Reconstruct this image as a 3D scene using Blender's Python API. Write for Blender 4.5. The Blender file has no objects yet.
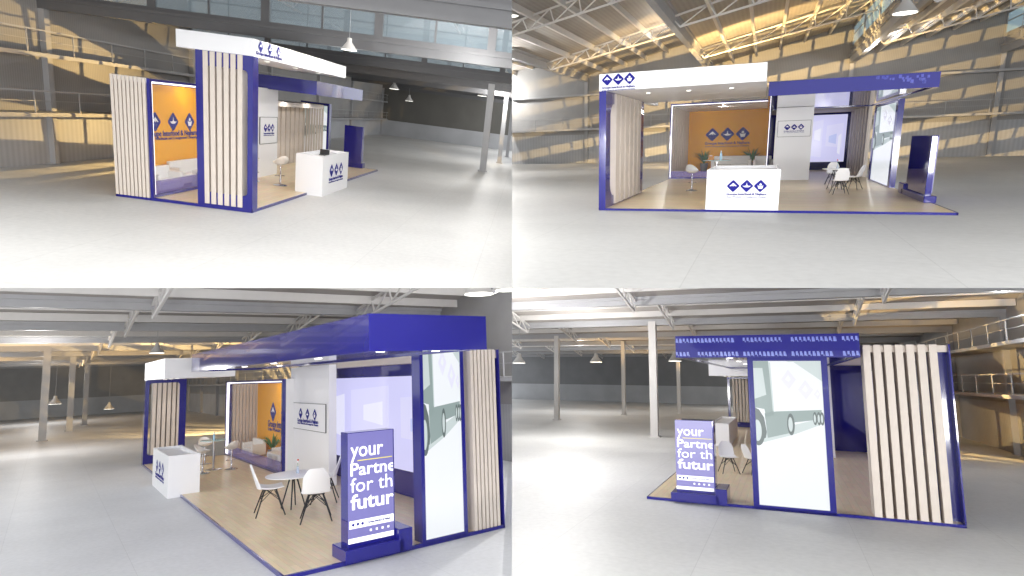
import bpy, bmesh, math, random
from mathutils import Vector, Matrix
random.seed(4)
C = bpy.context.scene.collection
# One lens, four exhibition halls standing side by side and one above the other.  Every hall is a rigid,
# level, right-angled place of its own (rotated and moved only), with its own stand inside.
FPX = 600.0
G = 1.4
ROOMS = {
1:dict(R=[[0.0242, -0.99223, 0.122], [0.96319, -0.00954, -0.26866], [0.26774, 0.12401, 0.95548]],o=[-4.4547, 10.2859, 1.2829],L=dict(W=8.988,D=2.283,H=2.806,hb=2.539,Xf=5.088,Yf=1.372,Yw=1.225,PY=0.931,GX1=4.175,GY=1.739,GH=1.996,NH=1.803,SY0=2.654,LY0=1.538,LY1=2.418,LH=1.852,BX0=4.455,BX1=8.507,BY0=0.476,BY1=3.051,BH=2.372,Bb=2.063,CX0=2.65,CX1=4.518,CY0=-0.322,CY1=0.254,CH=0.848,KX0=5.419,KX1=6.812,KY=2.368,TY0=0.498,TY1=1.057,TH=1.292,TB=0.298,TXB=8.401,TYB=1.143,OX0=0.17,OH=1.803,SX0=6.55,SZ0=0.355,SZ1=2.376,hx=2.497,hy=1.346,hh=0.78,s1x=3.189,s1y=0.785,s1h=0.603,s2x=1.538,s2y=1.365,s2h=0.603,s3x=3.322,s3y=1.458,s3h=0.577,tx=6.389,ty=1.483,th=0.532,ax=6.351,ay=1.071,ah=0.582,bx=7.025,by=1.47,bh=0.582,cx=6.55,cy=2.045,ch=0.582)),
2:dict(R=[[0.92465, 0.37974, -0.0288], [-0.37574, 0.89734, -0.23151], [-0.06207, 0.22489, 0.97241]],o=[1.157, 8.0111, 1.0359],L=dict(W=3.988,D=9.868,H=1.721,hb=1.516,Xf=1.968,Yf=2.944,Yw=3.991,PY=2.636,GX1=2.085,GY=6.421,GH=1.667,NH=1.523,SY0=6.63,LY0=3.591,LY1=5.846,LH=1.42,BX0=2.0,BX1=3.991,BY0=1.569,BY1=6.661,BH=1.628,Bb=1.44,CX0=1.361,CX1=2.192,CY0=0.001,CY1=1.192,CH=0.515,KX0=2.175,KX1=2.848,KY=5.731,TY0=1.227,TY1=2.385,TH=0.848,TB=0.178,TXB=3.934,TYB=2.454,OX0=0.168,OH=1.607,SX0=3.128,SZ0=0.209,SZ1=1.42,hx=1.274,hy=2.888,hh=0.602,s1x=1.433,s1y=2.117,s1h=0.465,s2x=0.875,s2y=2.973,s2h=0.41,s3x=1.424,s3y=3.715,s3h=0.465,tx=3.084,ty=3.264,th=0.335,ax=3.065,ay=2.369,ah=0.368,bx=3.348,by=3.247,bh=0.361,cx=3.15,cy=4.453,ch=0.363)),
3:dict(R=[[0.60699, 0.79368, -0.04047], [-0.78377, 0.60628, 0.13463], [0.13139, -0.05, 0.99007]],o=[-12.0131, 19.4343, -5.7411],L=dict(W=14.922,D=3.582,H=3.273,hb=2.72,Xf=4.236,Yf=1.814,Yw=2.056,PY=1.188,GX1=6.546,GY=2.571,GH=2.58,NH=2.934,SY0=2.999,LY0=2.045,LY1=2.855,LH=3.219,BX0=5.621,BX1=16.667,BY0=0.43,BY1=2.111,BH=3.307,Bb=2.861,CX0=4.767,CX1=7.284,CY0=-0.259,CY1=0.398,CH=0.939,KX0=6.228,KX1=9.093,KY=2.797,TY0=0.889,TY1=1.607,TH=1.779,TB=-0.383,TXB=13.466,TYB=1.384,OX0=1.317,OH=2.172,SX0=10.499,SZ0=0.522,SZ1=2.581,hx=3.635,hy=1.413,hh=0.843,s1x=4.231,s1y=1.012,s1h=0.669,s2x=2.127,s2y=1.466,s2h=0.636,s3x=4.027,s3y=1.811,s3h=0.648,tx=10.762,ty=1.448,th=0.639,ax=10.988,ay=0.933,ah=0.715,bx=12.166,by=1.406,bh=0.715,cx=10.687,cy=2.113,ch=0.68)),
4:dict(R=[[-0.40818, 0.91283, 0.01111], [-0.90231, -0.40526, 0.14697], [0.13866, 0.04997, 0.98908]],o=[8.472, 23.3493, -5.4066],L=dict(W=15.694,D=4.02,H=2.27,hb=1.929,Xf=6.601,Yf=1.339,Yw=1.789,PY=0.993,GX1=7.32,GY=2.322,GH=2.55,NH=2.315,SY0=2.833,LY0=1.522,LY1=2.573,LH=2.159,BX0=6.593,BX1=15.945,BY0=0.533,BY1=2.963,BH=2.464,Bb=2.139,CX0=4.533,CX1=7.801,CY0=0.104,CY1=0.593,CH=0.647,KX0=7.638,KX1=10.394,KY=2.821,TY0=0.447,TY1=1.008,TH=1.206,TB=0.195,TXB=14.694,TYB=1.102,OX0=0.166,OH=2.456,SX0=11.456,SZ0=0.36,SZ1=2.089,hx=4.367,hy=1.417,hh=0.792,s1x=4.915,s1y=1.039,s1h=0.612,s2x=2.69,s2y=1.438,s2h=0.612,s3x=4.881,s3y=1.823,s3h=0.612,tx=11.174,ty=1.562,th=0.54,ax=11.336,ay=1.037,ah=0.484,bx=12.542,by=1.398,bh=0.489,cx=11.456,cy=2.153,ch=0.591)),

}
VIEW = {1: 'upper left view', 2: 'upper right view', 3: 'lower left view', 4: 'lower right view'}

# ---------------------------------------------------------------- materials
MATS = {}
def mat(name, col, rough=.5, metal=0, emit=None, es=1.0, alpha=1, trans=0, coat=0, spec=.5, bump=None, var=0, vscale=3.0):
    if name in MATS: return MATS[name]
    m = bpy.data.materials.new(name); m.use_nodes = True
    nt = m.node_tree; b = nt.nodes['Principled BSDF']
    b.inputs['Base Color'].default_value = (*col, 1); b.inputs['Roughness'].default_value = rough
    b.inputs['Metallic'].default_value = metal; b.inputs['Alpha'].default_value = alpha
    b.inputs['Transmission Weight'].default_value = trans; b.inputs['Coat Weight'].default_value = coat
    b.inputs['Specular IOR Level'].default_value = spec
    if emit: b.inputs['Emission Color'].default_value = (*emit, 1); b.inputs['Emission Strength'].default_value = es
    if var:
        tc = nt.nodes.new('ShaderNodeTexCoord'); no = nt.nodes.new('ShaderNodeTexNoise'); rp = nt.nodes.new('ShaderNodeMixRGB')
        no.inputs['Scale'].default_value = vscale; no.inputs['Detail'].default_value = 4
        rp.inputs[1].default_value = (*[c * (1 - var) for c in col], 1); rp.inputs[2].default_value = (*[min(1, c * (1 + var)) for c in col], 1)
        nt.links.new(tc.outputs['Object'], no.inputs['Vector']); nt.links.new(no.outputs['Fac'], rp.inputs[0]); nt.links.new(rp.outputs[0], b.inputs['Base Color'])
    MATS[name] = m
    return m
def nodes(m): return m.node_tree.nodes, m.node_tree.links, m.node_tree.nodes['Principled BSDF']

BLUE = mat('glossy_blue', (.014, .013, .19), .12, coat=.3)
BLUE2 = mat('glossy_blue_panel', (.016, .015, .20), .06, coat=.5, var=.08, vscale=1.5)
WHITE = mat('white_lacquer', (.82, .82, .84), .35)
WHITE2 = mat('white_leather', (.85, .84, .82), .45, var=.04, vscale=6)
SLAT = mat('pale_oak_slat', (.62, .55, .49), .5, var=.07, vscale=5)
ORANGE = mat('amber_wall_paint', (.90, .42, .010), .6, spec=.2, var=.05)
BLACK = mat('black_steel', (.012, .012, .014), .35)
CHROME = mat('chrome', (.6, .6, .62), .2, metal=1)
GLASS = mat('clear_glass', (.8, .85, 1), .12, alpha=.04, spec=.15)
GTINT = mat('frosted_glass_blue', (.30, .26, .62), .2, alpha=.45, spec=.2)
TGLASS = mat('tabletop_glass', (.62, .85, .9), .08, alpha=.85)
LED = mat('white_led', (1, 1, 1), .5, emit=(1, .98, 1), es=1.6)
LAMPE = mat('lamp_glow', (1, 1, 1), .5, emit=(1, .97, .88), es=2.5)
STEEL = mat('white_painted_steel', (.60, .58, .56), .5, var=.06)
GREYST = mat('grey_painted_steel', (.36, .36, .37), .5, var=.08)
DKST = mat('dark_grey_steel', (.12, .12, .125), .5, var=.1)
SIGNBLUE = mat('sign_blue', (.014, .014, .23), .6, spec=.15)
SIGNWHITE = mat('sign_white', (.9, .9, .93), .4)
LEAF = mat('green_leaf', (.07, .22, .03), .5, var=.3, vscale=20)
POT = mat('dark_pot', (.2, .2, .2), .5)
REDF = mat('red_petals', (.6, .05, .02), .5)
WOODB = mat('tan_wood_box', (.45, .2, .06), .5, var=.15)
SCREEN = mat('lilac_screen', (.15, .15, .25), .1, emit=(.60, .59, .86), es=.9)
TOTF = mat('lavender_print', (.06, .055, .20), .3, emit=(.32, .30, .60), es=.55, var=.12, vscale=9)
YEL = mat('yellow_line', (.8, .7, .1), .4, emit=(.8, .7, .1), es=.3)
TXW = mat('white_letters', (.95, .95, .97), .4, emit=(1, 1, 1), es=.35)
DSP = mat('display_white', (.18, .18, .19), .2, emit=(.88, .92, .95), es=.8)
DG1 = mat('print_grey_green', (.06, .08, .08), .3, emit=(.30, .37, .36), es=.8)
DG2 = mat('print_dark_grey', (.04, .05, .05), .3, emit=(.11, .14, .14), es=.8)
DG3 = mat('print_pale_grey', (.15, .16, .16), .3, emit=(.52, .60, .60), es=.85)
DLV = mat('print_pale_lilac', (.2, .2, .25), .3, emit=(.70, .70, .80), es=.85)
SKYM = mat('window_pane', (.25, .42, .55), .1, alpha=.9, emit=(.20, .27, .30), es=.75)  # pane emission stands in for the daylight behind the glazing
THINPANE = mat('thin_window_pane', (.2, .25, .28), .1, alpha=.35, emit=(.16, .19, .21), es=.8)  # daylight in the glass likewise put in as emission
CANOPYG = mat('canopy_soffit', (.13, .12, .34), .07, metal=.35, coat=.5)

def wood_floor():
    m = mat('oak_planks', (.72, .58, .38), .32); n, l, b = nodes(m)
    tc = n.new('ShaderNodeTexCoord'); br = n.new('ShaderNodeTexBrick'); mp = n.new('ShaderNodeMapping')
    br.inputs['Scale'].default_value = 1; br.inputs['Brick Width'].default_value = 1.1; br.inputs['Row Height'].default_value = .14
    br.inputs['Mortar Size'].default_value = .002; br.inputs['Color1'].default_value = (.86, .71, .48, 1); br.inputs['Color2'].default_value = (.78, .62, .40, 1)
    br.inputs['Mortar'].default_value = (.5, .38, .23, 1)
    no = n.new('ShaderNodeTexNoise'); no.inputs['Scale'].default_value = 2; mx = n.new('ShaderNodeMixRGB'); mx.blend_type = 'MULTIPLY'; mx.inputs[0].default_value = .25
    mp.inputs['Scale'].default_value = (1, 6, 1)
    l.new(tc.outputs['Object'], br.inputs['Vector']); l.new(tc.outputs['Object'], mp.inputs['Vector']); l.new(mp.outputs[0], no.inputs['Vector'])
    l.new(br.outputs['Color'], mx.inputs[1]); l.new(no.outputs['Color'], mx.inputs[2]); l.new(mx.outputs[0], b.inputs['Base Color'])
    return m
OAK = wood_floor()
def concrete(name, col, rough=.55, tile=2.2):
    m = mat(name, col, rough, spec=.3); n, l, b = nodes(m)
    tc = n.new('ShaderNodeTexCoord'); br = n.new('ShaderNodeTexBrick'); no = n.new('ShaderNodeTexNoise'); no2 = n.new('ShaderNodeTexNoise')
    br.offset = 0; br.inputs['Scale'].default_value = 1; br.inputs['Brick Width'].default_value = tile; br.inputs['Row Height'].default_value = tile
    br.inputs['Mortar Size'].default_value = .006
    br.inputs['Color1'].default_value = (*col, 1); br.inputs['Color2'].default_value = (*[c * .97 for c in col], 1); br.inputs['Mortar'].default_value = (*[c * .86 for c in col], 1)
    no.inputs['Scale'].default_value = .5; no.inputs['Detail'].default_value = 6
    no2.inputs['Scale'].default_value = 9; no2.inputs['Detail'].default_value = 5
    mx = n.new('ShaderNodeMixRGB'); mx.blend_type = 'MULTIPLY'; mx.inputs[0].default_value = .22
    mx2 = n.new('ShaderNodeMixRGB'); mx2.blend_type = 'MULTIPLY'; mx2.inputs[0].default_value = .2
    l.new(tc.outputs['Object'], br.inputs['Vector']); l.new(tc.outputs['Object'], no.inputs['Vector']); l.new(tc.outputs['Object'], no2.inputs['Vector'])
    l.new(br.outputs['Color'], mx.inputs[1]); l.new(no.outputs['Fac'], mx.inputs[2]); l.new(mx.outputs[0], mx2.inputs[1]); l.new(no2.outputs['Fac'], mx2.inputs[2])
    l.new(mx2.outputs[0], b.inputs['Base Color'])
    return m
FLOORM = {i: concrete('polished_concrete_%s' % 'abcd'[i - 1], c) for i, c in {1: (.76, .76, .75), 2: (.64, .64, .63), 3: (.78, .79, .81), 4: (.82, .82, .81)}.items()}
def cladding(name, col, lines=.25, rough=.6):
    m = mat(name, col, rough); n, l, b = nodes(m)
    tc = n.new('ShaderNodeTexCoord'); wv = n.new('ShaderNodeTexWave'); wv.wave_type = 'BANDS'; wv.bands_direction = 'X'; wv.inputs['Scale'].default_value = 1 / lines
    no = n.new('ShaderNodeTexNoise'); no.inputs['Scale'].default_value = .6; no.inputs['Detail'].default_value = 5
    mx = n.new('ShaderNodeMixRGB'); mx.inputs[1].default_value = (*[c * .92 for c in col], 1); mx.inputs[2].default_value = (*[min(1, c * 1.05) for c in col], 1)
    mx2 = n.new('ShaderNodeMixRGB'); mx2.blend_type = 'MULTIPLY'; mx2.inputs[0].default_value = .35
    l.new(tc.outputs['Object'], wv.inputs['Vector']); l.new(wv.outputs['Fac'], mx.inputs[0]); l.new(tc.outputs['Object'], no.inputs['Vector'])
    l.new(mx.outputs[0], mx2.inputs[1]); l.new(no.outputs['Fac'], mx2.inputs[2]); l.new(mx2.outputs[0], b.inputs['Base Color'])
    return m
CLAD = cladding('grey_wall_cladding', (.36, .355, .35))
CLADL = cladding('pale_wall_plinth', (.50, .51, .53), .6)
CLADD = cladding('dark_wall_cladding', (.16, .155, .14), .5)
ROOFM = cladding('grey_roof_sheeting', (.40, .37, .34), .5)
ROOFW = cladding('white_roof_sheeting', (.70, .69, .68), .5)

# ---------------------------------------------------------------- mesh building
class MB:
    def __init__(s): s.bm = bmesh.new()
    def box(s, x0, x1, y0, y1, z0, z1, bev=0, seg=2):
        t = bmesh.new(); bmesh.ops.create_cube(t, size=1)
        for v in t.verts: v.co = Vector(((x0 + x1) / 2 + v.co.x * (x1 - x0), (y0 + y1) / 2 + v.co.y * (y1 - y0), (z0 + z1) / 2 + v.co.z * (z1 - z0)))
        if bev: bmesh.ops.bevel(t, geom=t.edges[:], offset=bev, segments=seg, affect='EDGES', profile=.5)
        s.join(t); return s
    def join(s, t):
        me = bpy.data.meshes.new('tmp'); t.to_mesh(me); t.free(); s.bm.from_mesh(me); bpy.data.meshes.remove(me)
    def rod(s, a, b, r, r2=None, n=8):
        a = Vector(a); b = Vector(b); d = b - a; r2 = r if r2 is None else r2
        if d.length < 1e-6: return s
        t = bmesh.new(); bmesh.ops.create_cone(t, cap_ends=True, segments=n, radius1=r, radius2=r2, depth=d.length)
        M = Matrix.Translation((a + b) / 2) @ d.to_track_quat('Z', 'Y').to_matrix().to_4x4()
        bmesh.ops.transform(t, matrix=M, verts=t.verts[:]); s.join(t); return s
    def bar(s, a, b, w, h=None):      # square section bar
        a = Vector(a); b = Vector(b); d = b - a; h = h or w
        t = bmesh.new(); bmesh.ops.create_cube(t, size=1)
        for v in t.verts: v.co = Vector((v.co.x * w, v.co.y * h, v.co.z * d.length))
        M = Matrix.Translation((a + b) / 2) @ d.to_track_quat('Z', 'Y').to_matrix().to_4x4()
        bmesh.ops.transform(t, matrix=M, verts=t.verts[:]); s.join(t); return s
    def lathe(s, prof, n=24, c=(0, 0)):
        bm = s.bm; rings = []
        for r, z in prof:
            rings.append([bm.verts.new((c[0] + r * math.cos(2 * math.pi * i / n), c[1] + r * math.sin(2 * math.pi * i / n), z)) for i in range(n)])
        for a, b in zip(rings, rings[1:]):
            for i in range(n): bm.faces.new((a[i], a[(i + 1) % n], b[(i + 1) % n], b[i]))
        bm.faces.new(rings[0][::-1]); bm.faces.new(rings[-1]); return s
    def poly(s, pts, d=None):          # polygon, optionally extruded by vector d
        vs = [s.bm.verts.new(p) for p in pts]; f = s.bm.faces.new(vs)
        if d is not None:
            r = bmesh.ops.extrude_face_region(s.bm, geom=[f])
            for v in r['geom']:
                if isinstance(v, bmesh.types.BMVert): v.co += Vector(d)
        return s
    def build(s, name, m, parent=None, smooth=False, keep=False):
        bm = s.bm
        for v in bm.verts: v.co *= G
        bmesh.ops.recalc_face_normals(bm, faces=bm.faces[:])
        if parent is not None and CLIP['on']: clip(bm, topm(parent))
        me = bpy.data.meshes.new(name); bm.to_mesh(me); bm.free()
        if smooth:
            for p in me.polygons: p.use_smooth = True
            me.set_sharp_from_angle(angle=math.radians(40))
        me.materials.append(m)
        o = bpy.data.objects.new(name, me); C.objects.link(o)
        if parent is not None: o.parent = parent
        return o
def topm(o):
    while o.parent: o = o.parent
    return o.matrix_world
CLIP = {'on': False, 'room': 1}
def clip(bm, M):
    """end every hall at the party walls it shares with its neighbours (x=0 plane, z=0 plane) and in front of the viewer"""
    rm = CLIP['room']; inv = M.inverted(); N = M.to_3x3().transposed()
    sx = 1 if rm in (1, 3) else -1; sz = -1 if rm in (1, 2) else 1
    for co, no in (((0, 0, 0), (sx, 0, 0)), ((0, 0, 0), (0, 0, sz)), ((0, 2.2, 0), (0, -1, 0))):
        w = Vector(co); nl = N @ Vector(no); cl = inv @ w
        if not bm.faces: return
        if max((v.co - cl).dot(nl) for v in bm.verts) <= 1e-6: continue
        r = bmesh.ops.bisect_plane(bm, geom=bm.verts[:] + bm.edges[:] + bm.faces[:], plane_co=cl, plane_no=nl, clear_outer=True)
        if rm and co[1] == 0:
            ed = [e for e in r['geom_cut'] if isinstance(e, bmesh.types.BMEdge)]
            try: bmesh.ops.holes_fill(bm, edges=ed, sides=0)
            except Exception: pass

class Room:
    def __init__(s, i):
        d = ROOMS[i]; s.i = i; s.L = d['L']; s.v = VIEW[i]
        s.M = Matrix.Translation(Vector(d['o']) * G) @ Matrix(d['R']).to_4x4()
        L = s.L; s.hs = L['H'] / 3.68; s.sy = L['D'] / 6.8; s.sx = L['W'] / 9.15
        s.cam = s.M.inverted() @ Vector((0, 0, 0)) / G
        # small rigid-motion cleanup: make rotation exactly orthonormal
        q = Matrix(d['R']).to_quaternion(); q.normalize(); s.q = q
        s.M = Matrix.Translation(Vector(d['o']) * G) @ q.to_matrix().to_4x4()
    def at(s, px, py, z=0.0, ax=2):     # picture point -> point on a level (or upright) plane of this hall
        d = s.M.to_3x3().inverted() @ Vector((px - 512, FPX, 288 - py)); c = s.cam
        t = (z - c[ax]) / d[ax]; return c + d * t
    def thing(s, name, label, cat, loc=(0, 0, 0), rz=0, group=None, scale=1, kind=None):
        o = bpy.data.objects.new(name, None); C.objects.link(o); o.empty_display_size = .1
        o.matrix_world = s.M @ Matrix.Translation(Vector(loc) * G) @ Matrix.Rotation(rz, 4, 'Z') @ Matrix.Scale(scale, 4)
        tag(o, label + ', ' + s.v if label else None, cat, group, kind); bpy.context.view_layer.update(); return o
def tag(o, label=None, cat=None, group=None, kind=None):
    if label: o['label'] = label
    if cat: o['category'] = cat
    if group: o['group'] = group
    if kind: o['kind'] = kind
    return o
def single(root, name=None):            # turn an Empty with one mesh child into a single mesh object
    ch = [o for o in bpy.data.objects if o.parent == root]
    o = ch[0]; o.parent = None; o.matrix_world = root.matrix_world.copy()
    for k in root.keys(): o[k] = root[k]
    nm = root.name; bpy.data.objects.remove(root); o.name = name or nm; return o
def struct(room, name, mb, m, origin=(0, 0, 0), rz=0):
    o = bpy.data.objects.new(name, None); C.objects.link(o)
    o.matrix_world = room.M @ Matrix.Translation(Vector(origin) * G) @ Matrix.Rotation(rz, 4, 'Z'); bpy.context.view_layer.update()
    c = mb.build(name, m, o)
    c.parent = None; c.matrix_world = o.matrix_world.copy(); bpy.data.objects.remove(o); c.name = name
    c['kind'] = 'structure'; return c
def copy_tree(o, parent=None):
    c = o.copy(); C.objects.link(c)
    if parent is not None: c.parent = parent
    for ch in [x for x in o.children]: copy_tree(ch, c)
    return c

_tx = {}
def text_bm(body, size, bold=0.0, depth=.002, font_shear=0):
    cu = bpy.data.curves.new('t', 'FONT'); cu.body = body; cu.size = size; cu.offset = bold * size; cu.extrude = depth; cu.resolution_u = 3
    ob = bpy.data.objects.new('t', cu); C.objects.link(ob)
    dg = bpy.context.evaluated_depsgraph_get(); me = bpy.data.meshes.new_from_object(ob.evaluated_get(dg))
    bm = bmesh.new(); bm.from_mesh(me); bpy.data.objects.remove(ob); bpy.data.curves.remove(cu); bpy.data.meshes.remove(me)
    return bm
def place_text(parent, name, body, size, o, ux, uy, m, bold=0.0, align='L', width=None, cut=None):
    """letters on a flat face: o origin, ux along the line, uy up"""
    bm = text_bm(body, size, bold)
    xs = [v.co.x for v in bm.verts]; w = max(xs) - min(xs); x0 = min(xs)
    k = (width / w) if width else 1
    ux = Vector(ux); uy = Vector(uy); n = ux.cross(uy); o = Vector(o)
    off = {'L': 0, 'C': -w * k / 2, 'R': -w * k}[align]
    if cut is not None:
        bmesh.ops.bisect_plane(bm, geom=bm.verts[:] + bm.edges[:] + bm.faces[:], plane_co=((cut - off) / k + x0, 0, 0), plane_no=(1, 0, 0), clear_outer=True)
    for v in bm.verts: v.co = o + ux * ((v.co.x - x0) * k + off) + uy * v.co.y + n * (v.co.z + .003)
    mb = MB(); mb.bm.free(); mb.bm = bm
    return mb.build(name, m, parent)
ICON = {
 'hall': [[(-.62, -.02), (0, .55), (.62, -.02), (.42, -.02), (.10, .12), (.06, -.05), (-.06, -.05), (-.10, .12), (-.42, -.02)]],
 'leaf': [[(-.72, .05), (-.35, .02), (-.1, .12), (0, .6), (.1, .12), (.35, .02), (.72, .05), (.3, -.22), (-.3, -.22)]],
 'bowl': [[(-.5, .12), (-.28, .02), (.28, .02), (.5, .12), (.3, -.5), (-.3, -.5)], [(-.22, .12), (-.15, .38), (0, .5), (.15, .38), (.22, .12)]]}
def emblem_row(parent, o, ux, uy, pitch, text=True, size=None, m=SIGNBLUE, mi=SIGNWHITE, tw=None):
    """three rounded diamonds with pictograms, the company lettering below; o = centre of the middle diamond"""
    o = Vector(o); ux = Vector(ux); uy = Vector(uy); n = ux.cross(uy); r = size or pitch * .49
    for k, ic in ((-1, 'hall'), (0, 'leaf'), (1, 'bowl')):
        c = o + ux * (k * pitch)
        pts = []
        for a in range(4):
            for da in (-.10, .10):
                th = a * math.pi / 2 + da
                pts.append(c + ux * (r * math.cos(th) * .99) + uy * (r * math.sin(th) * .99) + n * .002)
        mb = MB(); mb.poly(pts, n * .004); e = mb.build('diamond_emblem', m, parent)
        mb = MB()
        for pl in ICON[ic]: mb.poly([c + ux * (x * r * .95) + uy * (y * r * .95) + n * .0075 for x, y in pl], n * .002)
        mb.build('pictogram', mi, e)
    if text:
        tw = tw or pitch * 2.95
        place_text(parent, 'company_lettering', 'Groupe Interfood & Nejhara', pitch * .25, o - uy * (r * 1.55), ux, uy, m, .02, 'C', tw)
        place_text(parent, 'company_tagline', 'Grains Wholesale and Consignment Company', pitch * .13, o - uy * (r * 1.95), ux, uy, m, .01, 'C', tw)

# ---------------------------------------------------------------- the stand
def rounded_frame(mb, axis, a0, a1, z0, z1, w, rl, c0, c1, cut=.0):
    """upright ring frame: axis 'y' runs in y at x=c0..c1, axis 'x' runs in x at y=c0..c1"""
    for (p0, p1, q0, q1) in ((a0, a0 + w, z0, z1), (a1 - w, a1, z0, z1), (a0 + w, a1 - w, z0, z0 + rl), (a0 + w, a1 - w, z1 - rl, z1)):
        if axis == 'y': mb.box(c0, c1, p0, p1, q0, q1)
        else: mb.box(p0, p1, c0, c1, q0, q1)
    return mb
def stand(room):
    L = room.L
    if room.i == 1: L.update(KX0=3.96, KX1=5.07, KY=1.62, SY0=1.72, D=2.34)
    if room.i == 4: L.update(KX0=7.5, KX1=8.9, SY0=3.02)
    hs, sx, sy, i = room.hs, room.sx, room.sy, room.i
    T = room.thing
    zt = .06 * hs
    e = .05 * min(sx, hs)
    y0 = min(0, L['CY0'] if i in (1, 3) else 0)
    # platform
    t = T('stand_platform', 'low stand platform of pale oak planks with a blue edge', 'platform')
    MB().box(e, L['W'] - e, e * .6, L['D'] - e, 0, zt).build('plank_deck', OAK, t)
    mb = MB()
    mb.box(0, L['W'], 0, e * .6, 0, zt * 1.03).box(0, L['W'], L['D'] - e, L['D'], 0, zt * 1.03).box(0, e, 0, L['D'], 0, zt * 1.03).box(L['W'] - e, L['W'], 0, L['D'], 0, zt * 1.03)
    mb.build('edge_trim', BLUE, t)
    # slatted portal at the left front corner
    pw = .21 * sx; PY = L['PY']
    t = T('slatted_portal', 'glossy blue portal frame with six pale wooden slats under the white canopy', 'portal', (0, 0, 0))
    mb = MB(); b = PY * .17; tr = .30 * hs if i in (1, 2) else .12 * hs
    mb.box(0, pw, 0, b * .55, zt, L['hb']); mb.box(0, pw, PY - b, PY, zt, L['hb'])
    mb.box(0, pw, b * .55, PY - b, zt, .36 * hs); mb.box(0, pw, b * .55, PY - b, L['hb'] - tr, L['hb'])
    # rounded inner corners of the frame
    for zc, sg in ((.36 * hs, 1), (L['hb'] - tr, -1)):
        for yc, sy_ in ((b * .55, 1), (PY - b, -1)):
            r = PY * .07
            pts = [(0, yc, zc), (0, yc + sy_ * r, zc)] + [(0, yc + sy_ * r * (1 - math.sin(a * math.pi / 12)), zc + sg * r * (1 - math.cos(a * math.pi / 12))) for a in range(1, 6)] + [(0, yc, zc + sg * r)]
            mb.poly(pts, (pw, 0, 0))
    mb.build('portal_frame', BLUE, t)
    for k in range(6):
        ys = PY * (.22 + .6 * k / 5.0)
        xs = -.02 * sx if i != 2 else pw * .25
        MB().box(xs, xs + pw * 1.05, ys - PY * .043, ys + PY * .043, zt + .04 * hs, L['hb'] - .005, .004).build('slat', SLAT, t)
    # white canopy
    H, hb, Xf, Yf, Yw = L['H'], L['hb'], L['Xf'], L['Yf'], L['Yw']
    t = T('white_canopy', 'white box canopy above the slatted portal', 'canopy')
    if i == 1: Yf = Yw
    mb = MB(); mb.poly([(0, 0, hb), (Xf, 0, hb), (Xf, Yf, hb), (pw * 1.2, Yf, hb), (pw * 1.2, max(Yw, Yf + .01), hb), (0, max(Yw, Yf + .01), hb)], (0, 0, H - hb))
    mb.build('canopy_box', WHITE, t)
    if i in (1, 2): emblem_row(t, (Xf * .125, -.004, hb + (H - hb) * .64), (1, 0, 0), (0, 0, 1), Xf * .072, size=min(Xf * .034, (H - hb) * .33), text=(i == 2))
    if i == 1: place_text(t, 'company_lettering', 'Groupe Interfood & Nejhara', .07, (Xf * .125, -.004, hb + .045), (1, 0, 0), (0, 0, 1), SIGNBLUE, .02, 'C', Xf * .21)
    for k in range(3):
        MB().lathe([(.001, hb - .006), (.05 * hs, hb - .006), (.06 * hs, hb - .001)], 14, (Xf * (.25 + .27 * k), Yf * .25)).build('downlight', LAMPE, t)
    # blue canopy
    X0, X1, Y0, Y1, BH, Bb = L['BX0'], L['BX1'], L['BY0'], L['BY1'], L['BH'], L['Bb']
    t = T('blue_canopy', 'glossy blue canopy band with mirror-like soffit above the meeting area', 'canopy')
    th = .12 * min(sx, hs)
    mb = MB(); mb.box(X0, X1, Y0, Y0 + th, Bb, BH); mb.box(X1 - th, X1, Y0 + th, Y1, Bb, BH); mb.box(X0, X0 + th, Y0 + th, Y1, Bb, BH); mb.box(X0 + th, X1 - th, Y1 - th, Y1, Bb, BH)
    mb.build('fascia', BLUE2, t)
    MB().box(X0 + th, X1 - th, Y0 + th, Y1 - th, Bb + .03 * hs, Bb + .06 * hs).build('soffit', CANOPYG if i == 3 else BLUE2, t)
    if i in (3, 4, 1):
        for (fx, fy) in ((.12, .3), (.3, .3), (.5, .3), (.72, .3), (.93, .3), (.3, .75), (.93, .8)):
            MB().lathe([(.001, Bb + .018 * hs), (.06 * hs, Bb + .018 * hs), (.07 * hs, Bb + .03 * hs)], 14, (X0 + (X1 - X0) * fx, Y0 + (Y1 - Y0) * fy)).build('downlight', LAMPE, t)
    pat = mat('fascia_print', (.20, .24, .62), .3)
    if i == 4:   # pale lattice print along the two edges of the end face
        for row in range(2):
            mb = MB(); zc = Bb + (BH - Bb) * (.78 if row == 0 else .16); hh = (BH - Bb) * .10; n = 46; w = (Y1 - Y0) / n
            for k in range(n):
                y = Y0 + w * (k + .5); r = random.random()
                if k % 12 in (4, 5) and r < .7: continue
                mb.box(X1, X1 + .008, y - w * .38, y + w * .1, zc - hh * (.3 + r * .7), zc + hh)
                mb.poly([(X1 + .004, y + w * .1, zc - hh), (X1 + .004, y + w * .38, zc - hh), (X1 + .004, y + w * .2, zc + hh * r)])
            mb.build('printed_border', pat, t)['kind'] = 'stuff'
    if i == 2:
        mb = MB(); 
        for k in range(26):
            fx = .63 + .3 * random.random(); x = X0 + (X1 - X0) * fx; z = Bb + (BH - Bb) * (.85 - .6 * (fx - .63) / .3 * random.random()); r = .012 + .01 * random.random()
            mb.box(x, x + r * 1.6, Y0 - .006, Y0 - .001, z - r, z + r)
        mb.build('printed_border', mat('fascia_print_faint', (.07, .08, .42), .2), t)['kind'] = 'stuff'
    # column with framed sign
    t = T('display_column', 'plain white column panel standing between the lounge and the screen', 'column')
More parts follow.
